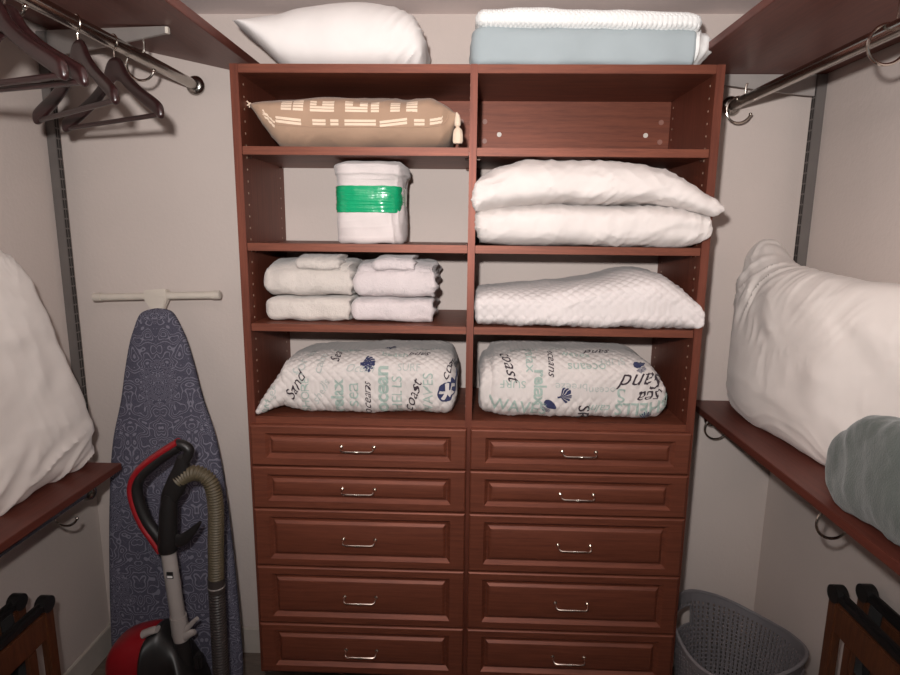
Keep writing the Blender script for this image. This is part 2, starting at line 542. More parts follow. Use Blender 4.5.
# ------------------------------------------------------------------ side shelves, standards, rods
# upper left: sags towards the room
def tilt_z(x): return .077-.207*(x+.158)
bm = bmesh.new()
xs = (XL+.003, -.012); th = .022
vs = []
for y in (YF+.3, YB-.002):
    for x in xs:
        for dz in (0, th): vs.append(bm.verts.new((x+(.0045 if dz else 0), y, tilt_z(x)+dz)))
q = lambda *i: bm.faces.new([vs[j] for j in i])
q(0, 1, 3, 2); q(4, 6, 7, 5); q(0, 4, 5, 1); q(2, 3, 7, 6); q(0, 2, 6, 4); q(1, 5, 7, 3)
bmesh.ops.bevel(bm, geom=list(bm.edges), offset=.0015, segments=2, affect='EDGES')
tag(part('wall_shelf', bm, M['cherry_y']), 'upper left cherry wood shelf above the hangers, tipped down to the room', 'shelf', 'wall shelves')
tag(part('wall_shelf', newbox(1.272, XR-.003, YF+.3, YB-.002, .050, .0715, .0015), M['cherry_y']), 'upper right cherry wood shelf above the empty clothes rod', 'shelf', 'wall shelves')
tag(part('wall_shelf', newbox(1.42, XR-.003, YF+.3, YB-.002, -1.026, -1.004, .0015), M['cherry_y']), 'lower right cherry wood shelf under the large white pillow and grey blanket', 'shelf', 'wall shelves')
tag(part('wall_shelf', newbox(XL+.003, -.455, YF+.3, .1, -1.194, -1.172, .0015), M['cherry_y']), 'lower left cherry wood shelf under the leaning white pillow', 'shelf', 'wall shelves')

def standard(side, xw, label, ztop, ydist, zbot):
    s = side   # +1: fixed to the left wall
    r = thing('shelf_standard', label, 'shelf rail', (xw, ydist+.013, zbot), 'shelf standards')
    bm = bmesh.new()
    x0, x1 = sorted((xw+s*.0005, xw+s*.030))
    box(bm, x0, x1, ydist, ydist+.026, zbot, ztop, .001)
    part('channel', bm, M['darkmetal'], r)
    sl = bmesh.new()
    z = ztop-.05
    xf = xw+s*.0301
    while z > zbot+.02:
        for dy in (.0075, .0185):
            box(sl, *sorted((xf-s*.001, xf+s*.0003)), ydist+dy-.0036, ydist+dy+.0036, z-.0135, z+.0135)
        z -= .032
    part('slots', sl, M['slot'], r)
    return r
sL = standard(1, XL, 'grey slotted metal shelf rail on the left wall behind the hangers', .172, .305, -1.15)
sR = standard(-1, XR, 'grey slotted metal shelf rail on the right wall behind the large white pillow', .048, .292, -1.003)
def bracket(root, P0, P1, h0, h1, th=.009):
    """tapered steel arm, top edge from P0 to P1"""
    P0, P1 = Vector(P0), Vector(P1)
    d = (P1-P0); sd = Vector((d.y, -d.x, 0)).normalized()*th/2
    bm = bmesh.new()
    n = 8
    prof = []
    for i in range(n+1):
        t = i/n
        top = P0+d*t
        h = h0+(h1-h0)*t**1.2
        prof.append((top, top-Vector((0, 0, h))))
    A = [[bm.verts.new(p+sg*sd) for p in (t, b)] for sg in (1, -1) for t, b in prof]
    L, R = A[:n+1], A[n+1:]
    for i in range(n):
        bm.faces.new((L[i][0], L[i+1][0], L[i+1][1], L[i][1]))
        bm.faces.new((R[i][0], R[i][1], R[i+1][1], R[i+1][0]))
        bm.faces.new((L[i][0], R[i][0], R[i+1][0], L[i+1][0]))
        bm.faces.new((L[i][1], L[i+1][1], R[i+1][1], R[i][1]))
    for i in (0, n): bm.faces.new((L[i][0], L[i][1], R[i][1], R[i][0]))
    o = part('bracket', bm, M['bracketmetal'], root, angle=25)
    cap = bmesh.new()
    e = P1-Vector((0, 0, h1/2))
    du = d.normalized()
    box(cap, e.x-.004, e.x+.004, e.y-.006, e.y+.006, e.z-h1/2-.001, e.z+h1/2-.002, .001)
    part('end_clip', cap, M['whiteplastic'], o)
bracket(sL, (-.698, .318, tilt_z(-.698)-.012), (-.127, -.066, tilt_z(-.127)-.001), .075, .016)
bracket(sR, (1.694, .305, .049), (1.315, .305, .049), .062, .016)

def rod(name_label, x, z, y1, y0, rings, r=.016, ball=True, hang=None):
    root = thing('closet_rod', name_label, 'clothes rod', (x, (y1+y0)/2, z), 'clothes rods')
    bm = bmesh.new(); tube(bm, [(x, y1, z), (x, y0, z)], r, 20)
    part('tube', bm, M['nickel'], root)
    bm = bmesh.new()
    prof = [(0, .0), (.004, .020), (.011, .028), (.020, .0305), (.027, .027), (.033, .018)]
    tube(bm, [(x, y1+.024-d, z) for d, rr in prof], [max(rr, .006) for d, rr in prof], 24)
    part('end_cap', bm, M['nickel'], root)
    for yy, zt in rings:
        bm = bmesh.new()
        R = .038
        P = []
        for k in range(0, 22):
            a = math.radians(70+k*(270/21))
            P.append((x+R*math.cos(a), yy, z-.023+R*math.sin(a)))
        top = [(x+.018, yy, zt), (x+.014, yy, (zt+z+.03)/2)]
        tube(bm, spline(top+P, 3), .0034, 8)
        bmesh.ops.create_uvsphere(bm, u_segments=10, v_segments=8, radius=.0052, matrix=Matrix.Translation(P[-1]))
        part('support_hook', bm, M['chrome'], root)
    return root
rod('left clothes rod with the wooden hangers on it', -.25, .022, .345, -1.5, [(.022, .074), (-.45, .098), (-1.1, .098)])
rod('empty clothes rod under the upper right shelf', 1.465, -.034, .345, -1.5, [(.288, .020), (-.37, .052), (-1.05, .052)])
rod('lower left clothes rod under the shelf with the leaning pillow', -.537, -1.243, .035, -1.5, [(-.065, -1.193), (-.9, -1.193)])
rod('lower right clothes rod under the shelf with the large pillow', 1.50, -1.066, .345, -1.5, [(.318, -1.024), (-.35, -1.024), (-1.0, -1.024)])

# ------------------------------------------------------------------ hangers
HR = .034
def make_hanger(label):
    t = thing('wooden_hanger', label, 'hanger', (0, 0, 0), 'wooden hangers')
    Lh = .222
    xs_ = [0, .016, .029, .038, .052, .085, .13, .18, .21, .222]
    top_ = pchip(xs_, [0, -.002, -.010, -.024, -.042, -.068, -.093, -.116, -.132, -.144])
    low_ = pchip(xs_, [-.056, -.060, -.067, -.075, -.084, -.104, -.128, -.153, -.168, -.170])
    st = []
    for i in range(-22, 23):
        x = i/22*Lh; au = abs(i/22)
        a_, b_ = top_(abs(x)), low_(abs(x))
        tk = .0065+.0035*au; yc = -.028*au**2
        st.append((x, yc-tk, yc+tk, b_, a_, (a_+b_)/2))
    lf = Loft(st, 'x', .012, .012, eu=.8, el=.8, ep=.75)
    part('body', lf.build(50, 20), M['mahogany'], t, raw=True)
    bm = bmesh.new(); tube(bm, [(-.200, -.023, -.158), (.200, -.023, -.158)], .0058, 10)
    part('bar', bm, M['mahogany'], t, raw=True)
    bm = bmesh.new()
    P = [(0, 0, -.004), (0, 0, .012)]
    for k in range(15):
        a = math.radians(-80+k*18); P.append((.0188*math.cos(a), 0, HR+.0188*math.sin(a)))
    tube(bm, spline(P, 3), .0019, 8)
    part('hook', bm, M['chrome'], t, raw=True)
    return t
h0 = make_hanger('dark wooden hanger nearest the right end of the left rod, beside the support hook')
def copy_tree(o):
    c = o.copy(); COL.objects.link(c)
    for ch in o.children:
        k = ch.copy(); COL.objects.link(k); k.parent = c
    return c
spots = [(-.10, -.52, None), (-.24, -.62, 'dark wooden hanger hanging in the middle, second from the rod end'),
         (-.49, -.36, 'dark wooden hanger at the far left, the front one of the overlapping pair'),
         (-.455, -.30, 'dark wooden hanger at the far left, the rear one of the overlapping pair')]
hs = [h0]+[copy_tree(h0) for _ in spots[1:]]
for o, (y, th_, lb) in zip(hs, spots):
    o.location = (-.25, y, .022-HR+H); o.rotation_euler = (0, 0, th_)
    if lb: o['label'] = lb

# ------------------------------------------------------------------ things on top of the unit
def seam(bm, loft, phi, r, mi=0, inset=.0):
    pts = []
    n = 60
    for i in range(n+1):
        a = loft.a0+.004+(loft.a1-loft.a0-.008)*i/n
        pts.append(loft.surf(a, phi)[0])
    tube(bm, pts, r, 6, mi)

def d_tl(co, a, phi):
    k = math.exp(-((co.x-.50)/.09)**2)
    r = ridged(co, .75, .16, .022, 3)*.006*k
    return r+soft_noise(co, .14, 1)*.004-.003*k
lf = Loft([(-.012, .07, .30, .122, .132, .128, 1, 1, .9), (.01, .055, .33, .104, .142, .124, 1, .9, .8), (.06, .05, .345, .060, .158, .104, 1, .8, .75), (.115, .05, .35, .016, .170, .085), (.15, .05, .35, .003, .182, .085),
           (.2, .05, .355, .001, .190, .08), (.32, .05, .355, .001, .199, .08), (.42, .05, .355, .001, .189, .085), (.48, .055, .345, .001, .164, .085),
           (.502, .07, .33, .010, .130, .085), (.513, .10, .30, .036, .108, .08)], 'x', 0, .012, d_tl, floor=.0005, eu=.95, el=.6, ep=.75)
p = thing('pillow', 'plump white pillow on top of the closet unit, left corner raised', 'pillow', (.26, .19, 0), 'white pillows')
part('pillow_body', lf.build(110, 84), M['white'], p)

pad = thing('folded_mattress_pad', 'folded pale blue pad with white quilted top, on top of the unit', 'folded bedding', (.95, .19, 0))
def d_pad(co, a, phi): return soft_noise(co, .10, 2)*.005+ridged(co, .3, .25, .05, 4)*.003
lf = Loft([(.640, .035, .345, .0005, .118, .05), (.8, .03, .35, .0005, .112, .05), (1.0, .03, .35, .0005, .112, .05), (1.235, .035, .345, .0005, .106, .05)],
          'x', .03, .012, d_pad, floor=.0005, eu=.45, el=.3, ep=.45)
part('blue_side', lf.build(80, 64), M['padblue'], pad)
def d_wh(co, a, phi):
    return .0022*math.sin(co.x*2*PI/.013)*math.sin((co.y+co.z)*2*PI/.016)+soft_noise(co, .06, 5)*.004
lf = Loft([(.652, .030, .35, .100, .150, .118), (.75, .024, .356, .098, .156, .118), (1.0, .024, .356, .094, .151, .115), (1.2, .024, .356, .090, .147, .112), (1.245, .03, .35, .086, .138, .108)],
          'x', .02, .016, d_wh, eu=.5, el=.6, ep=.5)
part('quilted_top', lf.build(220, 110), M['padwhite'], pad)
def d_fl(co, a, phi): return ridged(co, 1.0, .08, .018, 6)*.009+soft_noise(co, .03, 5)*.007
lf = Loft([(1.215, .04, .34, .010, .115, .06), (1.25, .05, .33, .020, .115, .066), (1.27, .06, .31, .036, .105, .07), (1.291, .08, .27, .055, .092, .074)], 'x', .012, .012, d_fl, eu=.8, el=.8, ep=.7)
part('end_flap', lf.build(40, 60), M['padwhite'], pad)
bm = newbox(1.222, 1.262, .052, .056, .0005, .012, .001); part('care_tag', bm, M['webbing'], pad)

# ------------------------------------------------------------------ tan cushion
tn = thing('throw_pillow', 'tan throw pillow with cream woven bars and tassels on top left shelf', 'pillow', (.31, .18, L1))
def d_tan(co, a, phi): return soft_noise(co, .09, 11)*.007+ridged(co, .5, .15, .05, 2)*.0025
zt = L1
lf = Loft([(.026, .06, .12, -.098, -.088, -.093, 1, 1, 1), (.045, .03, .22, -.128, -.084, -.100, 1, .9, .9), (.08, .018, .31, -.178, -.078, -.108), (.12, .012, .335, -.2085, -.074, -.113), (.25, .01, .345, -.2105, -.066, -.122),
           (.40, .01, .345, -.2105, -.066, -.122), (.52, .01, .345, -.2105, -.070, -.116), (.560, .014, .33, -.2095, -.083, -.112), (.585, .03, .28, -.196, -.098, -.116), (.597, .032, .2, -.165, -.108, -.120), (.606, .03, .06, -.135, -.114, -.121)],
          'x', 0, .008, d_tan, floor=L1+.0004, eu=.9, el=.62, ep=.62)
bm = lf.build(120, 90)
def quad(w, h):
    nx = max(1, int(w/.006)); ny = max(1, int(h/.004))
    v = [(-w/2+w*i/nx, -h/2+h*j/ny) for j in range(ny+1) for i in range(nx+1)]
    f = [(j*(nx+1)+i, j*(nx+1)+i+1, (j+1)*(nx+1)+i+1, (j+1)*(nx+1)+i) for j in range(ny) for i in range(nx)]
    return v, f
base_d = .116
for dd in (-.0045, .0045):
    v, f = quad(.034, .0066); decal(bm, lf, v, f, .096, .104+dd, -.12, 1, .0012)
for xa, w in ((.150, .070), (.233, .036), (.275, .022), (.345, .085), (.435, .075), (.505, .028), (.55, .034),):
    for dd in (-.0045, .0045):
        v, f = quad(w, .0066); decal(bm, lf, v, f, xa, base_d+dd, -.04 if xa < .2 else (.1 if .4 < xa < .47 else 0), 1, .0012)
for xa, w in ((.145, .03), (.178, .028), (.235, .05), (.262, .026), (.335, .06), (.385, .022), (.44, .026), (.485, .03)):
    for dd in (.030, .038, .046, .054):
        if dd > .045 and w > .045: 
            v, f = quad(w*.35, .0062); decal(bm, lf, v, f, xa-w*.33, base_d+dd, 0, 1, .001); decal(bm, lf, v, f, xa+w*.33, base_d+dd, 0, 1, .001)
        else:
            v, f = quad(w, .0062); decal(bm, lf, v, f, xa, base_d+dd, 0, 1, .001)
part('cushion', bm, [M['tan'], M['cream']], tn, recalc=False)
bm = bmesh.new()
pts = [lf.surf(lf.a0+.002+(lf.a1-lf.a0-.004)*i/70, lf.phi_at(lf.a0+.002+(lf.a1-lf.a0-.004)*i/70, .104))[0] for i in range(71)]
tube(bm, pts, .0016, 6); part('piping', bm, M['tan'], tn)
def tassel(x, y, z, drop):
    bm = bmesh.new()
    if drop:
        tube(bm, [(x, y, z), (x+.003, y, z-.008), (x+.0035, y, z-.018), (x+.0035, y, z-.033), (x+.0035, y, z-.038)], [.002, .006, .0085, .0085, .004], 12)
        pr = [(.038, .004), (.041, .007), (.046, .0105), (.058, .0125), (.074, .0125), (.080, .0105), (.0815, .004)]
        n = 26
        rings = []
        for d_, r_ in pr:
            rings.append([bm.verts.new((x+.0045+r_*(1+.08*math.cos(13*2*PI*j/n))*math.cos(2*PI*j/n), y+r_*math.sin(2*PI*j/n), z-d_)) for j in range(n)])
        for A, B in zip(rings, rings[1:]):
            for j in range(n): bm.faces.new((A[j], A[(j+1) % n], B[(j+1) % n], B[j]))
        bm.faces.new(rings[-1]); bm.faces.new(rings[0])
    else:
        bmesh.ops.create_icosphere(bm, subdivisions=2, radius=.0055, matrix=Matrix.Translation((x-.002, y, z)))
        for k in range(4):
            a = k*1.57+.4
            tube(bm, [(x, y, z), (x-.006+.008*math.cos(a), y-.004, z+.009*math.sin(a))], .0018, 6)
    part('tassel', bm, M['cream'], tn)
tassel(.604, .018, -.118, True); tassel(.0315, .06, -.092, False)

# ------------------------------------------------------------------ sheet bundle
bd = thing('sheet_bundle', 'rolled white sheet bundle wrapped in a green plastic band', 'folded sheets', (.362, .16, L2))
def d_bd(co, a, phi):
    r = .004*ridged(co, 1.57, .3, .022, 8) if co.x > .42 else 0
    return r+soft_noise(co, .05, 3)*.005+ridged(co, .1, .2, .03, 5)*.0025*(1 if co.z > -.29 else .4)
lf = Loft([(L2+.001, .256, .450, .058, .25, .16), (L2+.05, .254, .453, .055, .275, .16), (L2+.12, .257, .449, .060, .27, .16), (L2+.17, .256, .449, .058, .272, .16), (L2+.190, .254, .453, .052, .275, .16), (L2+.197, .249, .459, .046, .28, .16),
           (L2+.218, .250, .458, .046, .28, .16), (L2+.228, .262, .448, .058, .27, .16)], 'z', .012, .012, d_bd, eu=.75, el=.55, ep=.5)
bm = lf.build(110, 110)
part('sheets', bm, M['flannel'], bd)
def d_band(co, a, phi): return ridged(co, .0, .3, .012, 8)*.0012+soft_noise(co, .02, 2)*.0016
lf2 = Loft([(L2+.088, .2525, .4505, .054, .274, .16), (L2+.125, .2515, .4525, .053, .275, .16), (L2+.162, .2525, .4505, .054, .274, .16)], 'z', .002, .002, d_band, eu=.75, el=.55, ep=.5)
part('green_band', lf2.build(26, 110), M['band'], bd)['label'] = 'shiny green plastic band around the middle'

# ------------------------------------------------------------------ towels
def towel(x0, x1, y0, y1, z0, z1, label, mt, seed, layers=3, drp=0, grp='bath towels'):
    def dsp(co, a, phi):
        d = soft_noise(co, .05, seed)*.006+soft_noise(co, .012, seed)*.0016
        e = max(0, 1-(x1-co.x)/.014)
        d += e*.006*math.sin((co.z-z0)/(z1-z0)*layers*2*PI+co.y*25)*(1 if co.y > y0+.02 else .4)
        if drp: d -= drp*max(0, min(1, (y0+.13-co.y)/.13))**2*max(0, min(1, (co.z-(z0*.55+z1*.45))/((z1-z0)*.4)))
        return d
    zm = (z0+z1)/2
    lf = Loft([(x0, y0+.004, y1, z0, z1-.004, zm), (x0*.7+x1*.3, y0, y1, z0, z1, zm), (x0*.3+x1*.7, y0+.002, y1, z0, z1, zm), (x1, y0+.004, y1, z0, z1-.003, zm)],
              'x', min(.022, (z1-z0)*.42), .01, dsp, floor=z0+.0004, eu=.52, el=.45, ep=.42)
    o = part('towel', lf.build(56, 72), mt)
    tag(o, label, 'towel', grp); return o
tz = [L3, L3+.074, L3+.180]
towel(.047, .298, .042, .30, tz[0], tz[1], 'folded white bath towel at the bottom of the left towel stack', M['terry'], 1, 2)
towel(.046, .306, .036, .30, tz[1], tz[2], 'folded white bath towel on top of the left stack, under the washcloth', M['terry'], 2, 3, .018)
towel(.301, .541, .042, .30, tz[0], tz[1]-.002, 'folded white bath towel at the bottom of the right towel stack', M['terry_pink'], 3, 2)
towel(.311, .549, .036, .30, tz[1]-.002, tz[2]-.002, 'folded white bath towel on top of the right stack, under the washcloth', M['terry_pink'], 4, 3, .018)
towel(.139, .276, .034, .16, tz[2]-.028, tz[2]+.020, 'small folded white washcloth on the left towel stack', M['terry'], 5, 2, .012, 'washcloths')
towel(.366, .492, .034, .16, tz[2]-.028, tz[2]+.020, 'small folded white washcloth on the right towel stack', M['terry_pink'], 6, 2, .012, 'washcloths')

# ------------------------------------------------------------------ two white pillows, right column
def d_rl(co, a, phi):
    edge = math.exp(-((co.x-1.25)/.08)**2)
    m_ = max(0, soft_noise(co, .1, 26)+.35)
    return (ridged(co, .9, .10, .022, 27)*.0045+ridged(co, -.25, .14, .02, 28)*.003)*m_+ridged(co, .5, .16, .03, 21)*.0025+ridged(co, 1.2, .1, .03, 22)*.004*edge+soft_noise(co, .12, 3)*.004
lf = Loft([(.666, -.02, .20, L2+.026, -.372, -.41), (.677, -.035, .30, L2+.006, -.370, -.41), (.72, -.04, .34, L2, -.361, -.41), (.9, -.045, .345, L2, -.356, -.405), (1.1, -.045, .345, L2, -.356, -.405), (1.19, -.045, .345, L2, -.361, -.41),
           (1.245, -.045, .335, L2+.004, -.372, -.412), (1.265, -.043, .25, L2+.014, -.376, -.414), (1.277, -.04, -.004, L2+.026, -.392, -.418), (1.288, -.035, -.006, L2+.04, -.405, -.424)], 'x', .01, .006, d_rl, floor=L2+.0005, eu=.7, el=.55, ep=.6)
p = thing('pillow', 'white cotton pillow underneath, lower of the two stacked on the right shelf', 'pillow', (.97, .14, L2), 'white pillows')
part('pillow_body', lf.build(120, 90), M['white2'], p)
def d_ru(co, a, phi):
    k = math.exp(-((co.x-.67)/.08)**2)
    m_ = max(0, soft_noise(co, .1, 36)+.35)
    return (ridged(co, .65, .10, .022, 37)*.0045+ridged(co, -.3, .14, .02, 38)*.003)*m_+ridged(co, .55, .17, .035, 31)*.0025+ridged(co, -.6, .14, .04, 32)*.002+soft_noise(co, .14, 3)*.004+ridged(co, .3, .1, .022, 5)*.004*k
zb = -.3495
lf = Loft([(.652, -.05, -.012, -.358, -.335, -.346, .9, .9, .8), (.662, -.058, -.005, -.374, -.308, -.340), (.680, -.06, .22, -.374, -.282, -.335), (.725, -.063, .33, -.365, -.256, -.325), (.82, -.065, .345, -.357, -.2385, -.318), (.95, -.066, .345, -.354, -.2355, -.315),
           (1.08, -.066, .345, -.355, -.242, -.318), (1.17, -.066, .34, -.360, -.264, -.325), (1.232, -.066, .31, -.369, -.298, -.342), (1.260, -.064, .20, -.376, -.322, -.354), (1.28, -.062, -.004, -.380, -.342, -.362), (1.300, -.056, -.02, -.372, -.358, -.365, 1, 1, .9)], 'x', 0, 0, d_ru, eu=.85, el=.6, ep=.62)
p = thing('pillow', 'white cotton pillow on top, upper of the two stacked on the right shelf', 'pillow', (.97, .13, zb), 'white pillows')
part('pillow_body', lf.build(130, 96), M['white2'], p)

# ------------------------------------------------------------------ quilted white coverlet
def d_qw(co, a, phi):
    u = (co.x*.9+(co.z+co.y*.6))*2*PI/.027; v = (co.x*.9-(co.z+co.y*.6))*2*PI/.027
    return .0030*(abs(math.sin(u/2))*abs(math.sin(v/2)))**.6+soft_noise(co, .09, 8)*.008+ridged(co, .4, .2, .05, 9)*.003
lf = Loft([(.664, .01, .25, L3+.012, -.628, -.66), (.675, .0, .31, L3+.002, -.606, -.655), (.75, -.005, .34, L3, -.598, -.65), (.9, -.008, .345, L3, -.583, -.65), (1.03, -.008, .345, L3, -.562, -.645), (1.12, -.01, .345, L3, -.542, -.635), (1.19, -.012, .335, L3, -.548, -.635),
           (1.24, -.014, .31, L3, -.580, -.645), (1.270, -.018, .2, L3+.002, -.610, -.66), (1.285, -.02, -.004, L3+.008, -.632, -.665), (1.297, -.02, -.006, L3+.02, -.65, -.67)], 'x', .008, .006, d_qw, floor=L3+.0004, eu=.6, el=.45, ep=.5)
q_ = tag(part('coverlet', lf.build(240, 200), M['quilted']), 'folded white diamond-quilted coverlet on the shelf below the two white pillows', 'folded bedding')

# ------------------------------------------------------------------ printed quilts
def d_pq(seed):
    def f(co, a, phi):
        u = (co.x+co.z+co.y*.8)*2*PI/.027; v = (co.x-co.z-co.y*.8)*2*PI/.027
        return .0032*(abs(math.sin(u/2))*abs(math.sin(v/2)))**.5+soft_noise(co, .08, seed)*.007+soft_noise(co, .02, seed)*.002
    return f
def star_disc(r):
    V, F = [], []
    for k in range(5):
        a0 = k*72+12; a1 = k*72+60; b = len(V); n = 6
        for j in range(n+1):
            a = math.radians(a0+(a1-a0)*j/n); V.append((r*math.cos(a), r*math.sin(a)))
        m = math.radians((a0+a1)/2); V.append((r*.32*math.cos(m), r*.32*math.sin(m)))
        F += [(b+j, b+j+1, b+n+1) for j in range(n)]
    n = 30; b = len(V)
    for j in range(n):
        a = 2*PI*j/n
        V += [(r*1.02*math.cos(a), r*1.02*math.sin(a)), (r*.86*math.cos(a), r*.86*math.sin(a))]
    F += [(b+2*j, b+2*((j+1) % n), b+2*((j+1) % n)+1, b+2*j+1) for j in range(n)]
    return V, F
def shell(r):
    V, F = [], []
    for k in range(7):
        a = math.radians(-60+20*k); w = math.radians(7)
        b = len(V)
        V += [(0, 0), (r*math.cos(a-w), r*.75*math.sin(a-w)), (r*1.06*math.cos(a), r*.8*math.sin(a)), (r*math.cos(a+w), r*.75*math.sin(a+w))]
        F.append((b, b+1, b+2, b+3))
    b = len(V); V += [(-r*.2, -r*.14), (r*.12, -r*.1), (r*.12, r*.1), (-r*.2, r*.14)]; F.append((b, b+1, b+2, b+3))
    return V, F
def clam(r):
    V = [(0, 0)]; n = 18
    for j in range(n+1):
        t = 2*PI*j/n; V.append((r*math.cos(t), r*.55*math.sin(t)*(1.0+.3*math.cos(t))))
    F = [(0, j, j+1) for j in range(1, n+1)]
    b = len(V)
    for k in range(5):
        y = r*(.62+.13*k); V += [(-r*.5, y), (r*(.9-.1*k), y+.12*r), (r*(.9-.1*k), y+.19*r), (-r*.5, y+.06*r)]
        F.append((b+4*k, b+4*k+1, b+4*k+2, b+4*k+3))
    return V, F
INK = {'navy': 1, 'dark': 2, 'green': 3, 'pale': 4}
quilt_mats = [M['quiltbase'], M['ink_navy'], M['ink_dark'], M['ink_green'], M['ink_pale']]
def write(bm, lf, items):
    for it in items:
        body, a, d, size, rot, shear, ink = it[:7]
        if callable(body): v, f = body(size)
        else: v, f = text2d(body, size, shear, it[7] if len(it) > 7 else 0)
        decal(bm, lf, v, f, a, d+.042, math.radians(rot), INK[ink], .0030, .0045)

ql = thing('printed_quilt', 'folded seaside-word quilt, left one, with navy sand dollar near the divider', 'folded bedding', (.33, .18, S), 'printed quilts')
lf = Loft([(.088, .03, .30, S+.012, -.850, -.90), (.105, .022, .335, S+.004, -.818, -.885), (.16, .018, .345, S, -.806, -.885), (.3, .016, .345, S, -.797, -.885), (.45, .016, .345, S, -.791, -.885), (.55, .018, .345, S, -.793, -.885),
           (.592, .024, .33, S+.004, -.802, -.88), (.612, .04, .28, S+.03, -.84, -.89)], 'x', .02, .02, d_pq(3), floor=S+.0004, eu=.55, el=.5, ep=.48)
bm = lf.build(230, 230)
X = lambda px: .008+(px-255)*.00301
write(bm, lf, [
    ('Sand', X(299), .088, .046, 62, .4, 'dark'), ('SHORE', X(309), .062, .034, 90, 0, 'green'), ('shells', X(324), .075, .036, 60, .3, 'pale'),
    ('relax', X(341), .062, .050, 90, 0, 'green', .03), ('sea', X(355), .068, .058, 90, 0, 'green'), ('oceans', X(369.5), .055, .036, 90, .5, 'dark'),
    ('ocean', X(384), .085, .058, 90, 0, 'green', .03), ('SHELLS', X(399), .062, .042, 90, 0, 'green'), ('coast', X(413), .062, .048, 72, .5, 'dark'),
    ('WAVES', X(429), .068, .042, 90, 0, 'green'), (star_disc, X(447), .075, .028, 20, 0, 'navy'), ('coast', X(449), .150, .040, 66, .5, 'dark'),
    ('SURF', X(410), .150, .030, 0, 0, 'pale'), ('Ocean', X(362), .145, .032, 0, .4, 'pale'), ('Sea', X(337), .190, .042, 90, .4, 'dark'),
    (shell, X(365), .158, .036, 10, 0, 'navy'), (shell, X(375), .158, .030, 190, 0, 'navy'), ('for', X(304), .150, .048, 80, 0, 'pale'), ('calm', X(323), .165, .040, 80, 0, 'pale'),
    ('beach', X(395), .200, .034, 0, 0, 'green'), (shell, X(388), .255, .026, 90, 0, 'navy'), ('waves', X(345), .235, .036, 180, 0, 'green'), ('sand', X(420), .205, .034, 180, .5, 'dark'),
    ('tide', X(310), .215, .036, 90, 0, 'pale'), ('ocean', X(425), .255, .036, 0, 0, 'pale')])
part('quilt_body', bm, quilt_mats, ql, recalc=False)
fl = Loft([(.0255, .004, .20, S+.0006, S+.020, S+.010), (.038, .002, .26, S+.0006, S+.048, S+.02), (.07, .004, .30, S+.008, S+.10, S+.05), (.10, .014, .30, S+.02, S+.135, S+.07), (.118, .02, .3, S+.04, S+.14, S+.09)], 'x', .006, .004, d_pq(6), eu=.7, el=.7, ep=.6)
bm = fl.build(50, 110); write(bm, fl, [('sea', .075, .07, .03, 90, 0, 'pale'), ('surf', .055, .04, .026, 60, 0, 'green')])
part('folded_edge', bm, quilt_mats, ql, recalc=False)

qr = thing('printed_quilt', 'folded seaside-word quilt, right one, with upside-down Sand lettering', 'folded bedding', (.95, .18, S), 'printed quilts')
lf = Loft([(.712, .022, .32, S+.004, -.810, -.88), (.73, .014, .34, S, -.792, -.885), (.85, .012, .345, S, -.782, -.885), (1.0, .012, .345, S, -.782, -.885), (1.12, .014, .345, S, -.788, -.885), (1.18, .018, .335, S+.002, -.812, -.885),
           (1.210, .024, .31, S+.006, -.850, -.895), (1.228, .036, .27, S+.02, -.88, -.905)], 'x', .014, .016, d_pq(9), floor=S+.0004, eu=.6, el=.5, ep=.5)
bm = lf.build(230, 230)
X = lambda px: .686+(px-482)*.00294
write(bm, lf, [
    ('WAVES', X(519), .045, .050, -5, 0, 'green', .01), ('SURF', X(513), .112, .034, 180, 0, 'green'), ('relax', X(539), .105, .050, -90, 0, 'green', .03),
    (clam, X(550), .055, .020, 150, 0, 'navy'), (shell, X(559), .080, .034, 10, 0, 'navy'), ('SR', X(583), .030, .046, -90, 0, 'dark', .01),
    ('Sand', X(641), .125, .066, 180, .5, 'dark'), ('sea', X(648), .078, .052, 180, .5, 'dark'), ('SHELLS', X(640), .046, .050, 180, 0, 'green', .02), ('S', X(619), .085, .056, 180, 0, 'green', .01),
    (clam, X(637), .175, .020, 200, 0, 'navy'), (shell, X(645), .012, .024, 90, 0, 'navy'), ('coast', X(509), .175, .050, -75, .5, 'dark'), ('oceans', X(551), .185, .034, -90, .4, 'dark'),
    ('breeze', X(570), .108, .034, 180, 0, 'pale'), ('ocean', X(600), .098, .034, 180, 0, 'pale'), ('calm', X(599), .045, .036, 180, .4, 'green'), ('oceans', X(585), .165, .040, 180, 0, 'green'),
    ('relax', X(530), .190, .044, -90, 0, 'green'), ('waves', X(575), .215, .036, 0, 0, 'green'), ('SURF', X(610), .185, .036, 180, 0, 'pale'), ('sand', X(600), .235, .040, 180, .5, 'dark'), ('tide', X(560), .250, .036, 180, 0, 'pale'), ('beach', X(525), .245, .036, 0, 0, 'pale')])
part('quilt_body', bm, quilt_mats, qr, recalc=False)
fl = Loft([(.686, .022, .28, S+.018, S+.135, S+.08), (.700, .022, .31, S+.008, S+.160, S+.08), (.73, .022, .31, S+.006, S+.163, S+.08)], 'x', .008, .004, d_pq(12), floor=S+.0004, eu=.5, el=.5, ep=.5)
bm = fl.build(24, 120); part('folded_edge', bm, quilt_mats, qr, recalc=False)

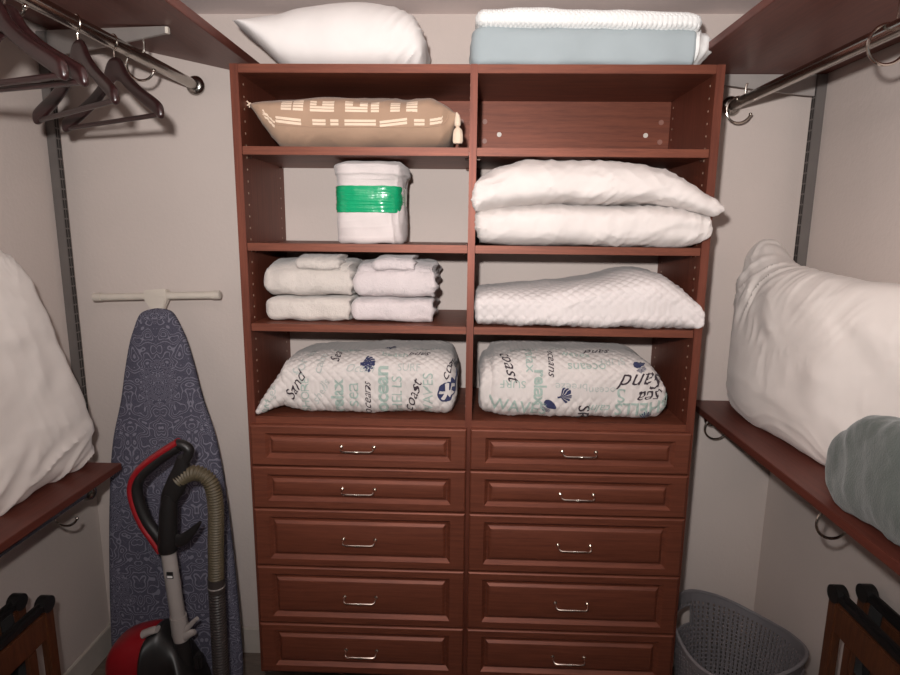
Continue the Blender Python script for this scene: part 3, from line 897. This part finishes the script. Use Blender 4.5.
# ------------------------------------------------------------------ large white pillows on the side shelves
SR = -1.004
def d_bigR(co, a, phi):
    top = max(0, min(1, (co.z+.75)/.25))
    low = max(0, min(1, (-.68-co.z)/.2))
    w = Vector((co.x, co.y+.07*soft_noise(co, .16, 71), co.z+.07*soft_noise(co, .16, 72)))
    m1 = max(0, soft_noise(co, .18, 73)+.25); m2 = max(0, soft_noise(co, .2, 74)+.3)
    r = math.hypot(w.y-.29, w.z+.43); th = math.atan2(w.z+.43, w.y-.29)
    fan = abs(math.sin(th*6+1.5*soft_noise(co, .1, 75)))**2*.005*math.exp(-r/.28)*min(1, r/.06)
    return (ridged(w, -.7, .26, .045, 41, 'yz')*.013*m1*(1-low)+ridged(w, .12, .4, .035, 42, 'yz')*.008*(low+.15)*m2
            + ridged(w, -1.3, .2, .04, 44, 'yz')*.006*top*m2 + fan + soft_noise(co, .22, 4)*.010)
lf = Loft([(.352, 1.60, 1.672, -.90, -.64, -.77, 1, .9, .9), (.335, 1.555, 1.677, -.965, -.555, -.78, 1, .7, .8), (.30, 1.515, 1.678, -1.002, -.482, -.78, 1.1, .55, .75), (.262, 1.495, 1.678, -1.004, -.446, -.78, 1.35, .5, .72), (.225, 1.482, 1.678, -1.004, -.462, -.78, 1.2, .5, .7), (.12, 1.476, 1.678, -1.004, -.512, -.78, 1.0, .5, .7),
           (0, 1.48, 1.682, -1.004, -.535, -.78), (-.2, 1.505, 1.682, -1.004, -.538, -.78), (-.34, 1.545, 1.682, -1.004, -.535, -.78), (-.5, 1.585, 1.682, -1.004, -.54, -.78), (-.66, 1.61, 1.682, -1.002, -.56, -.78), (-.74, 1.63, 1.68, -.96, -.62, -.78)][::-1],
          'y', .03, 0, d_bigR, floor=SR+.0005, eu=.8, el=.5, ep=.7)
p = thing('bed_pillow', 'large rumpled white pillow leaning on the right wall behind the grey blanket', 'pillow', (1.6, -.2, SR), 'white pillows')
part('pillow_body', lf.build(190, 150), M['duvet'], p)
SLZ = -1.172
def d_bigL(co, a, phi):
    return (ridged(co, .55, .3, .06, 51, 'yz')*.010*max(0, min(1, (-.9-co.z)/.15)) + ridged(co, -.2, .4, .06, 52, 'yz')*.004+soft_noise(co, .22, 5)*.012+ridged(co, 1.1, .1, .02, 53, 'yz')*.005*max(0, min(1, (co.z+.62)/.1)))
def shearL(v):
    t = (v.z-SLZ)/.68
    v.y -= .19*max(0, t)**1.25; v.x -= .025*max(0, t); return v
lf = Loft([(.108, -.62, -.545, -1.15, -.58, -.9, .9, .7, .8), (.10, -.66, -.525, -1.17, -.53, -.9, .8, .6, .7), (.07, -.69, -.51, SLZ, -.495, -.9, .6, .5, .65), (0, -.702, -.505, SLZ, -.478, -.9, .6, .5, .65), (-.15, -.704, -.52, SLZ, -.47, -.9, .6, .5, .65), (-.4, -.704, -.53, SLZ, -.47, -.9, .6, .5, .65), (-.6, -.70, -.55, SLZ, -.49, -.9, .6, .5, .65), (-.66, -.68, -.58, SLZ+.02, -.55, -.9, .7, .6, .7)][::-1],
          'y', .03, .006, d_bigL, shearL, floor=SLZ+.0005)
p = thing('bed_pillow', 'large smooth white pillow leaning on the left wall above the lower shelf', 'pillow', (-.6, -.3, SLZ), 'white pillows')
part('pillow_body', lf.build(130, 110), M['duvet'], p)

# ------------------------------------------------------------------ grey blanket
def d_teal(co, a, phi):
    return ridged(co, .9, .25, .07, 61, 'yz')*.0035+soft_noise(co, .1, 6)*.013+soft_noise(co, .02, 3)*.002
lf = Loft([(-.365, 1.458, 1.512, SR+.03, -.885, -.94, .8, .7, .8), (-.39, 1.444, 1.525, SR+.006, -.845, -.93), (-.44, 1.436, 1.535, SR, -.81, -.92), (-.52, 1.428, 1.55, SR, -.782, -.91), (-.65, 1.42, 1.56, SR, -.768, -.91), (-.9, 1.415, 1.57, SR, -.768, -.91), (-1.0, 1.42, 1.57, SR, -.77, -.91)][::-1],
          'y', .03, .012, d_teal, floor=SR+.0006, eu=.7, el=.5, ep=.6)
tag(part('blanket', lf.build(110, 100), M['teal']), 'folded grey-green fleece blanket in front of the large pillow on the right shelf', 'blanket')

# ------------------------------------------------------------------ ironing board (leans on the back wall)
zt_, yt_ = -.70, .300
ztail, ytail = -2.046, .0805
top = Vector((-.407, yt_, zt_)); tail = Vector((-.317, ytail, ztail))
ey = (top-tail); Lb = ey.length; ey.normalize()
ex = Vector((1, 0, 0)); ex = (ex-ey*ex.dot(ey)).normalized(); ez = ex.cross(ey)
ib = bpy.data.objects.new('ironing_board', None); COL.objects.link(ib); ib.empty_display_size = .05
mat_ = Matrix((ex, ey, ez)).transposed().to_4x4(); mat_.translation = tail+Vector((0, 0, H)); ib.matrix_world = mat_
ib['label'] = 'ironing board in grey-blue damask cover standing upright against back wall'; ib['category'] = 'ironing board'
def halfw(s):   # s = distance below the nose
    pts = [(0, .004), (.004, .030), (.012, .048), (.03, .062), (.065, .078), (.1, .092), (.2, .117), (.3, .137), (.44, .174), (.54, .189), (.85, .213), (1.05, .221), (1.2, .224), (1.3, .216), (1.34, .190), (Lb-.004, .15), (Lb, .10)]
    return pchip([p_[0] for p_ in pts], [p_[1] for p_ in pts])(s)
bm = bmesh.new()
rows = []
n = 90
prof = [(-1, -.004), (-1.0, .006), (-.985, .012), (-.96, .0155), (-.9, .018), (-.6, .0195), (-.2, .02), (.2, .02), (.6, .0195), (.9, .018), (.96, .0155), (.985, .012), (1.0, .006), (1, -.004), (.93, -.010), (-.93, -.010)]
for i in range(n+1):
    t = i/n; s_ = Lb*(t**1.5 if t < .5 else t**1.5)
    w = halfw(s_); e = 1 if s_ > .02 else max(.25, math.sqrt(s_/.02))
    rows.append([bm.verts.new((u*w, Lb-s_, z_*e)) for u, z_ in prof])
for A, B in zip(rows, rows[1:]):
    for j in range(len(prof)): bm.faces.new((A[j], A[(j+1) % len(prof)], B[(j+1) % len(prof)], B[j]))
bm.faces.new(rows[0]); bm.faces.new(rows[-1])
part('padded_cover', bm, M['damask'], ib, raw=True, angle=60)
# T-shaped foot of the folded leg sticks out above the nose
Zf = .030
bm = bmesh.new()
zc_ = -.004
bar_y = Lb+.047
tube(bm, [(-.199, bar_y+.001, zc_), (.199, bar_y-.012, zc_)], .0125, 18)
ft = part('foot_bar', bm, M['whiteplastic'], ib, raw=True)
for s_ in (-1, 1):
    bm = bmesh.new(); yb_ = bar_y-.0055-.0065*s_; tube(bm, [(s_*.190, yb_, zc_), (s_*.216, yb_-.0008*s_, zc_), (s_*.218, yb_-.0008*s_, zc_)], [.0148, .0148, .012], 18)
    part('foot_cap', bm, M['whiteplastic'], ft, raw=True)
bm = bmesh.new()
A = [bm.verts.new(c) for c in ((-.038, bar_y+.016, zc_+.014), (.038, bar_y+.016, zc_+.014), (.040, bar_y-.014, zc_+.014), (.016, bar_y-.062, zc_+.004), (-.016, bar_y-.062, zc_+.004), (-.040, bar_y-.014, zc_+.014))]
B = [bm.verts.new(v.co-Vector((0, 0, .030 if i < 3 or i == 5 else .016))) for i, v in enumerate(A)]
bm.faces.new(A); bm.faces.new(B[::-1])
for i in range(6): bm.faces.new((A[i], B[i], B[(i+1) % 6], A[(i+1) % 6]))
bmesh.ops.bevel(bm, geom=list(bm.edges), offset=.003, segments=2, affect='EDGES')
part('foot_joint', bm, M['whiteplastic'], ib, raw=True)
bm = bmesh.new(); tube(bm, [(0, bar_y-.05, -.016), (0, Lb-.2, -.022), (0, .30, -.022)], .010, 12); part('leg', bm, M['whiteplastic'], ib, raw=True)
for s_ in (-1, 1):
    bm = bmesh.new(); tube(bm, [(s_*.10, .12, -.024), (s_*.05, .9, -.024)], .009, 12); part('leg', bm, M['whiteplastic'], ib, raw=True)

# ------------------------------------------------------------------ vacuum cleaner
VY = -.05
vc = thing('vacuum_cleaner', 'red and black upright vacuum with ribbed hose before the ironing board', 'vacuum cleaner', (-.25, VY, ZF))
def flat_tube(pts, rx, ry, n=14, m=6, mat='black', name='x', root=None):
    """rounded strap: elliptical section, rx in the xz plane, ry along y"""
    P = spline(pts, m); bm = bmesh.new(); rings = []
    for i, p_ in enumerate(P):
        t = (P[min(i+1, len(P)-1)]-P[max(i-1, 0)]).normalized()
        nrm = Vector((-t.z, 0, t.x)).normalized()
        k = i/(len(P)-1)
        a_ = rx(k) if callable(rx) else rx; b_ = ry(k) if callable(ry) else ry
        rings.append([bm.verts.new(p_+nrm*a_*math.cos(2*PI*j/n)+Vector((0, 1, 0))*b_*math.sin(2*PI*j/n)) for j in range(n)])
    for A, B in zip(rings, rings[1:]):
        for j in range(n): bm.faces.new((A[j], A[(j+1) % n], B[(j+1) % n], B[j]))
    bm.faces.new(rings[0]); bm.faces.new(rings[-1])
    return part(name, bm, M[mat], root)
V = lambda x, z, dy=0: (x, VY+dy, z)
# handle loop: black inner grip with red outer shell
hg = flat_tube([V(-.185, -1.052), V(-.245, -1.092), V(-.300, -1.140), V(-.322, -1.180), V(-.318, -1.235), V(-.300, -1.290), V(-.272, -1.335), V(-.252, -1.372)], .0165, .017, name='grip_loop', root=vc)
flat_tube([V(-.187, -1.040), V(-.252, -1.082), V(-.310, -1.130), V(-.336, -1.180), V(-.332, -1.240), V(-.312, -1.300), V(-.286, -1.345), V(-.264, -1.385)], .0115, .0185, mat='red', name='grip_shell', root=hg)
flat_tube([V(-.196, -1.046), V(-.176, -1.048), V(-.158, -1.062), V(-.164, -1.085), V(-.178, -1.105)], .014, .016, name='grip_knuckle', root=vc)
flat_tube([V(-.176, -1.085), V(-.186, -1.130), V(-.205, -1.175), V(-.226, -1.215), V(-.235, -1.260)], lambda k: .016+.014*math.sin(k*PI), .019, name='handle_neck', root=vc)
bm = bmesh.new(); tube(bm, [V(-.222, -1.20), V(-.232, -1.25), V(-.240, -1.33), V(-.243, -1.375), V(-.243, -1.385)], [.020, .025, .027, .029, .026], 18); part('collar', bm, M['black'], vc)
flat_tube([V(-.225, -1.352), V(-.195, -1.345), V(-.165, -1.318), V(-.140, -1.290)], lambda k: .020*(1-k)+.005, .008, name='cord_hook', root=vc)
bm = bmesh.new(); tube(bm, [V(-.244, -1.37), V(-.226, -1.66)], .0215, 20); wd = part('wand', bm, M['silver'], vc)
bm = bmesh.new(); box(bm, -.242, -.222, VY-.0235, VY-.0205, -1.462, -1.440, .001); part('sticker', bm, M['black'], wd)
bm = bmesh.new(); box(bm, -.240, -.224, VY-.0242, VY-.0225, -1.459, -1.452, .0005); part('sticker_stripe', bm, M['tag'], wd)
bm = bmesh.new(); tube(bm, [V(-.229, -1.60), V(-.225, -1.66), V(-.222, -1.692)], [.0245, .0255, .022], 18); part('wand_socket', bm, M['silver'], vc)
flat_tube([V(-.215, -1.655, -.01), V(-.190, -1.625, -.01), V(-.165, -1.600, -.01)], lambda k: .010-.004*k, .007, mat='silver', name='release_lever', root=vc)
flat_tube([V(-.212, -1.662, -.012), V(-.188, -1.650, -.012), V(-.175, -1.645, -.012)], lambda k: .016-.008*k, .008, mat='silver', name='release_lever', root=vc)
bm = bmesh.new(); tube(bm, [V(-.223, -1.68), V(-.205, -1.92)], .024, 18); part('lower_tube', bm, M['black'], vc)
bm = bmesh.new(); box(bm, -.185, -.160, VY-.02, VY+.01, -1.775, -1.725, .006); part('clip', bm, M['black'], vc)
# hose: ribbed arch and drop
path = spline([V(-.195, -1.158, .0), V(-.172, -1.142), V(-.142, -1.134), V(-.112, -1.148), V(-.095, -1.180), V(-.090, -1.25), V(-.097, -1.36), V(-.101, -1.44), V(-.103, -1.475)], 26)
acc = 0; rr = []; res = [path[0]]
for a_, b_ in zip(path, path[1:]):
    res.append(b_)
d_ = 0; rr = [.021]
for a_, b_ in zip(res, res[1:]):
    d_ += (b_-a_).length; rr.append(.0208+.0026*math.sin(d_*2*PI/.0085))
# resample finely along the path for the ribs
fine = []
tot = d_; step = .0017; target = 0; d_ = 0
for a_, b_ in zip(res, res[1:]):
    l_ = (b_-a_).length
    while target <= d_+l_:
        fine.append(a_.lerp(b_, (target-d_)/l_)); target += step
    d_ += l_
bm = bmesh.new(); tube(bm, fine, [.0212+.0024*math.sin(i*step*2*PI/.0085) for i in range(len(fine))], 18)
hs_ = part('hose', bm, M['hose'], vc, angle=80)
bm = bmesh.new(); tube(bm, [V(-.103, -1.470), V(-.104, -1.50), V(-.104, -1.512)], [.0245, .0248, .0245], 20); part('hose_cuff', bm, M['hosedark'], vc)
bm = bmesh.new(); tube(bm, [V(-.1035, -1.494), V(-.1035, -1.498)], .0254, 20); part('hose_ring', bm, M['silver'], vc)
bm = bmesh.new()
fine = [V(-.104-.004*t, -1.51-.33*t) for t in [i/140 for i in range(141)]]
tube(bm, fine, [.0232+.0012*math.sin(i*2*PI/4) for i in range(141)], 18); part('hose_tube', bm, M['hosedark'], vc)
bm = bmesh.new(); tube(bm, [V(-.108, -1.83), V(-.11, -1.86), V(-.125, -1.91), V(-.16, -1.95)], .026, 16); part('hose_elbow', bm, M['black'], vc)
# canister: red dust bin with black body and floor head
def d0(co, a, phi): return 0
lf = Loft([(-.452, VY-.02, VY+.06, -1.80, -1.74, -1.77), (-.442, VY-.05, VY+.08, -1.83, -1.71, -1.77), (-.42, VY-.065, VY+.095, -1.85, -1.685, -1.77), (-.37, VY-.07, VY+.10, -1.86, -1.660, -1.77), (-.32, VY-.065, VY+.10, -1.85, -1.650, -1.76), (-.29, VY-.05, VY+.08, -1.80, -1.67, -1.75)], 'x', .01, .01, eu=.8, el=.8, ep=.8)
rb = part('dust_bin', lf.build(40, 40), M['red'], vc)
flat_tube([V(-.330, -1.652, -.02), V(-.305, -1.640, -.02), V(-.285, -1.634, -.02)], lambda k: .012-.004*k, .016, mat='silver', name='bin_latch', root=rb)
lf = Loft([(-.325, VY-.09, VY+.08, -1.95, -1.66, -1.8), (-.29, VY-.06, VY+.09, -2.0, -1.64, -1.8), (-.25, VY-.05, VY+.09, -2.0, -1.68, -1.8), (-.20, VY-.08, VY+.085, -2.0, -1.76, -1.85), (-.165, VY-.06, VY+.07, -1.98, -1.83, -1.9)], 'x', .01, .015, eu=.7, el=.6, ep=.7)
part('motor_body', lf.build(30, 36), M['black'], vc)
lf = Loft([(-.475, VY-.22, VY+.05, -2.046, -1.95, -2.0), (-.44, VY-.25, VY+.06, -2.049, -1.92, -2.0), (-.30, VY-.26, VY+.08, -2.049, -1.90, -2.0), (-.13, VY-.25, VY+.06, -2.049, -1.92, -2.0), (-.10, VY-.22, VY+.05, -2.046, -1.95, -2.0)], 'x', .015, .015, floor=ZF+.0005, eu=.6, el=.5, ep=.6)
part('floor_head', lf.build(30, 36), M['red'], vc)
lf = Loft([(-.44, VY-.10, VY+.06, -1.95, -1.84, -1.9), (-.36, VY-.11, VY+.07, -1.95, -1.82, -1.9), (-.28, VY-.1, VY+.06, -1.95, -1.84, -1.9)], 'x', .01, .01, eu=.7, el=.7, ep=.7)
part('bin_base', lf.build(20, 28), M['black'], vc)

# ------------------------------------------------------------------ laundry basket
bk = thing('laundry_basket', 'grey perforated plastic laundry basket in the right corner', 'basket', (1.493, .0, ZF))
def basket():
    bm = bmesh.new()
    NC, NR = 72, 26
    zb_, hgt = ZF+.002, .405
    cx_, cy_ = 1.485, .005
    def P(u, v):
        a = 2*PI*u
        lift = .030*math.cos(2*(a-2.25))*max(0, v-.5)*2
        rx, ry = .138+.040*v, .146+.046*v
        e = .9
        c, s = math.cos(a), math.sin(a)
        return Vector((cx_+rx*math.copysign(abs(c)**e, c), cy_+ry*math.copysign(abs(s)**e, s), zb_+v*(hgt+lift)))
    cache = {}
    def vert(u, v):
        k = (round((u % 1)*100000), round(v*100000))
        if k not in cache: cache[k] = bm.verts.new(P(u, v))
        return cache[k]
    for j in range(NR):
        for i in range(NC):
            u0, u1 = i/NC, (i+1)/NC; v0, v1 = .04+.93*j/NR, .04+.93*(j+1)/NR
            # handle openings
            ang = ((i+.5)/NC*360-129) % 180
            if NR-6 <= j < NR-2 and (ang < 17 or ang > 163): continue
            if j >= NR-1 or j == 0:
                bm.faces.new((vert(u0, v0), vert(u1, v0), vert(u1, v1), vert(u0, v1))); continue
            du, dv = (u1-u0), (v1-v0)
            a0, a1, b0, b1 = u0+du*.30, u0+du*.70, v0+dv*.2, v0+dv*.8
            o = [vert(u0, v0), vert(u1, v0), vert(u1, v1), vert(u0, v1)]
            n_ = [vert(a0, b0), vert(a1, b0), vert(a1, b1), vert(a0, b1)]
            for q in range(4): bm.faces.new((o[q], o[(q+1) % 4], n_[(q+1) % 4], n_[q]))
    # foot band and floor
    for i in range(NC):
        u0, u1 = i/NC, (i+1)/NC
        bm.faces.new((vert(u0, 0), vert(u1, 0), vert(u1, .04), vert(u0, .04)))
    bm.faces.new([vert(i/NC, 0) for i in range(NC)])
    for i in range(NC):
        u0, u1 = i/NC, (i+1)/NC
        bm.faces.new((vert(u0, .97), vert(u1, .97), vert(u1, 1), vert(u0, 1)))
    bmesh.ops.recalc_face_normals(bm, faces=bm.faces)
    bmesh.ops.solidify(bm, geom=list(bm.faces), thickness=.003)
    return bm, P
bm, P = basket()
part('basket_wall', bm, M['basket'], bk, angle=30)
bm = bmesh.new(); tube(bm, [P(i/72, 1.0) for i in range(72)], .0052, 8, closed=True); part('rim', bm, M['basket'], bk)
for c_ in (129, 309):
    bm = bmesh.new()
    w_ = 17/360
    v0, v1 = .04+.93*20/26, .04+.93*24/26
    loop = [P(c_/360-w_+2*w_*i/14, v0) for i in range(15)]+[P(c_/360+w_-2*w_*i/14, v1) for i in range(15)]
    tube(bm, loop, .0042, 8, closed=True); part('handle_rim', bm, M['basket'], bk)

# ------------------------------------------------------------------ folded luggage racks
def rack(label, x_out, x_in, yend, ylen, ztop, sgn):
    r = thing('luggage_rack', label, 'luggage rack', ((x_out+x_in)/2, yend-ylen/2, ZF), 'folded luggage racks')
    for xx, dz, dyo in ((x_in, 0, 0), (x_out, .012, -.012)):
        y1 = yend+dyo; y0 = y1-ylen
        zt2 = ztop+dz
        for yy in (y1-.018, y0+.018):
            o = part('leg', newbox(xx-.012, xx+.012, yy-.018, yy+.018, ZF+.001, zt2-.012, .004), M['rackwood'], r)
            bm = bmesh.new(); tube(bm, [(xx-.0145, yy, zt2-.016), (xx+.0145, yy, zt2-.016)], .0235, 18); 
            part('leg_cap', bm, M['black'], o)['label'] = 'black rounded cap'
        part('top_rail', newbox(xx-.013, xx+.013, y0+.03, y1-.03, zt2-.034, zt2, .010, seg=4), M['black'], r)
        part('apron', newbox(xx-.010, xx+.010, y0+.036, y1-.036, zt2-.115, zt2-.036, .003), M['rackwood'], r)
        part('stretcher', newbox(xx-.009, xx+.009, y0+.03, y1-.03, ZF+.12, ZF+.15, .003), M['rackwood'], r)
        part('slat', newbox(xx-.008, xx+.008, y1-.105, y1-.075, ZF+.15, zt2-.115, .003), M['rackwood'], r)
        part('slat', newbox(xx-.008, xx+.008, y0+.075, y0+.105, ZF+.15, zt2-.115, .003), M['rackwood'], r)
    for k in range(3):
        yy = yend-ylen*(.17+.33*k)
        a, b = min(x_in, x_out), max(x_in, x_out)
        bm = bmesh.new()
        P_ = spline([(a+.014, yy, ztop-.012), (a+(b-a)*.35, yy, ztop-.16), ((a+b)/2, yy, ztop-.20), (a+(b-a)*.65, yy, ztop-.16), (b-.014, yy, ztop-.012)], 6)
        prev = None
        for q in P_:
            cur = [bm.verts.new((q.x-.001, q.y-.022, q.z)), bm.verts.new((q.x+.001, q.y-.022, q.z)), bm.verts.new((q.x+.001, q.y+.022, q.z)), bm.verts.new((q.x-.001, q.y+.022, q.z))]
            if prev:
                for j in range(4): bm.faces.new((prev[j], prev[(j+1) % 4], cur[(j+1) % 4], cur[j]))
            else: bm.faces.new(cur)
            prev = cur
        bm.faces.new(prev)
        part('strap', bm, M['webbing'], r)
    return r
rack('dark wooden folded luggage rack against the right wall beside the laundry basket', 1.685, 1.62, -.205, .52, -1.335, -1)
rack('dark wooden folded luggage rack against the left wall below the lower shelf', -.615, -.545, -.155, .52, -1.470, 1)

# ------------------------------------------------------------------ camera and light
f_, pi_, ro, ya = 593.1113, .1814, .0108, -.0308
cam = bpy.data.cameras.new('camera'); cam.sensor_width = 36; cam.lens = f_/900*36; cam.clip_start = .02
co = bpy.data.objects.new('camera', cam); COL.objects.link(co)
F = Vector((math.sin(ya)*math.cos(pi_), math.cos(ya)*math.cos(pi_), -math.sin(pi_)))
R0 = Vector((math.cos(ya), -math.sin(ya), 0)); U0 = R0.cross(F)
Rc = math.cos(ro)*R0+math.sin(ro)*U0; Uc = -math.sin(ro)*R0+math.cos(ro)*U0
m4 = Matrix((Rc, Uc, -F)).transposed().to_4x4(); m4.translation = (.6449, -1.6562, -.4251+H)
co.matrix_world = m4
bpy.context.scene.camera = co

fl_ = bpy.data.lights.new('camera_flash', 'SPOT'); fl_.energy = 130; fl_.spot_size = math.radians(172); fl_.spot_blend = 1.0
fl_.shadow_soft_size = .025; fl_.color = (1, .965, .94)
lo = bpy.data.objects.new('camera_flash', fl_); COL.objects.link(lo)
lo.location = (.56, -1.66, -.29+H)
tgt = Vector((.60, .37, .52+H))
lo.rotation_euler = (tgt-lo.location).to_track_quat('-Z', 'Y').to_euler()

w = bpy.data.worlds.new('world'); bpy.context.scene.world = w; w.use_nodes = True
w.node_tree.nodes['Background'].inputs['Color'].default_value = (1, .93, .88, 1)
w.node_tree.nodes['Background'].inputs['Strength'].default_value = .05
vs_ = bpy.context.scene.view_settings
vs_.view_transform = 'Standard'; vs_.look = 'None'; vs_.gamma = 1; vs_.use_curve_mapping = False; vs_.exposure = 0
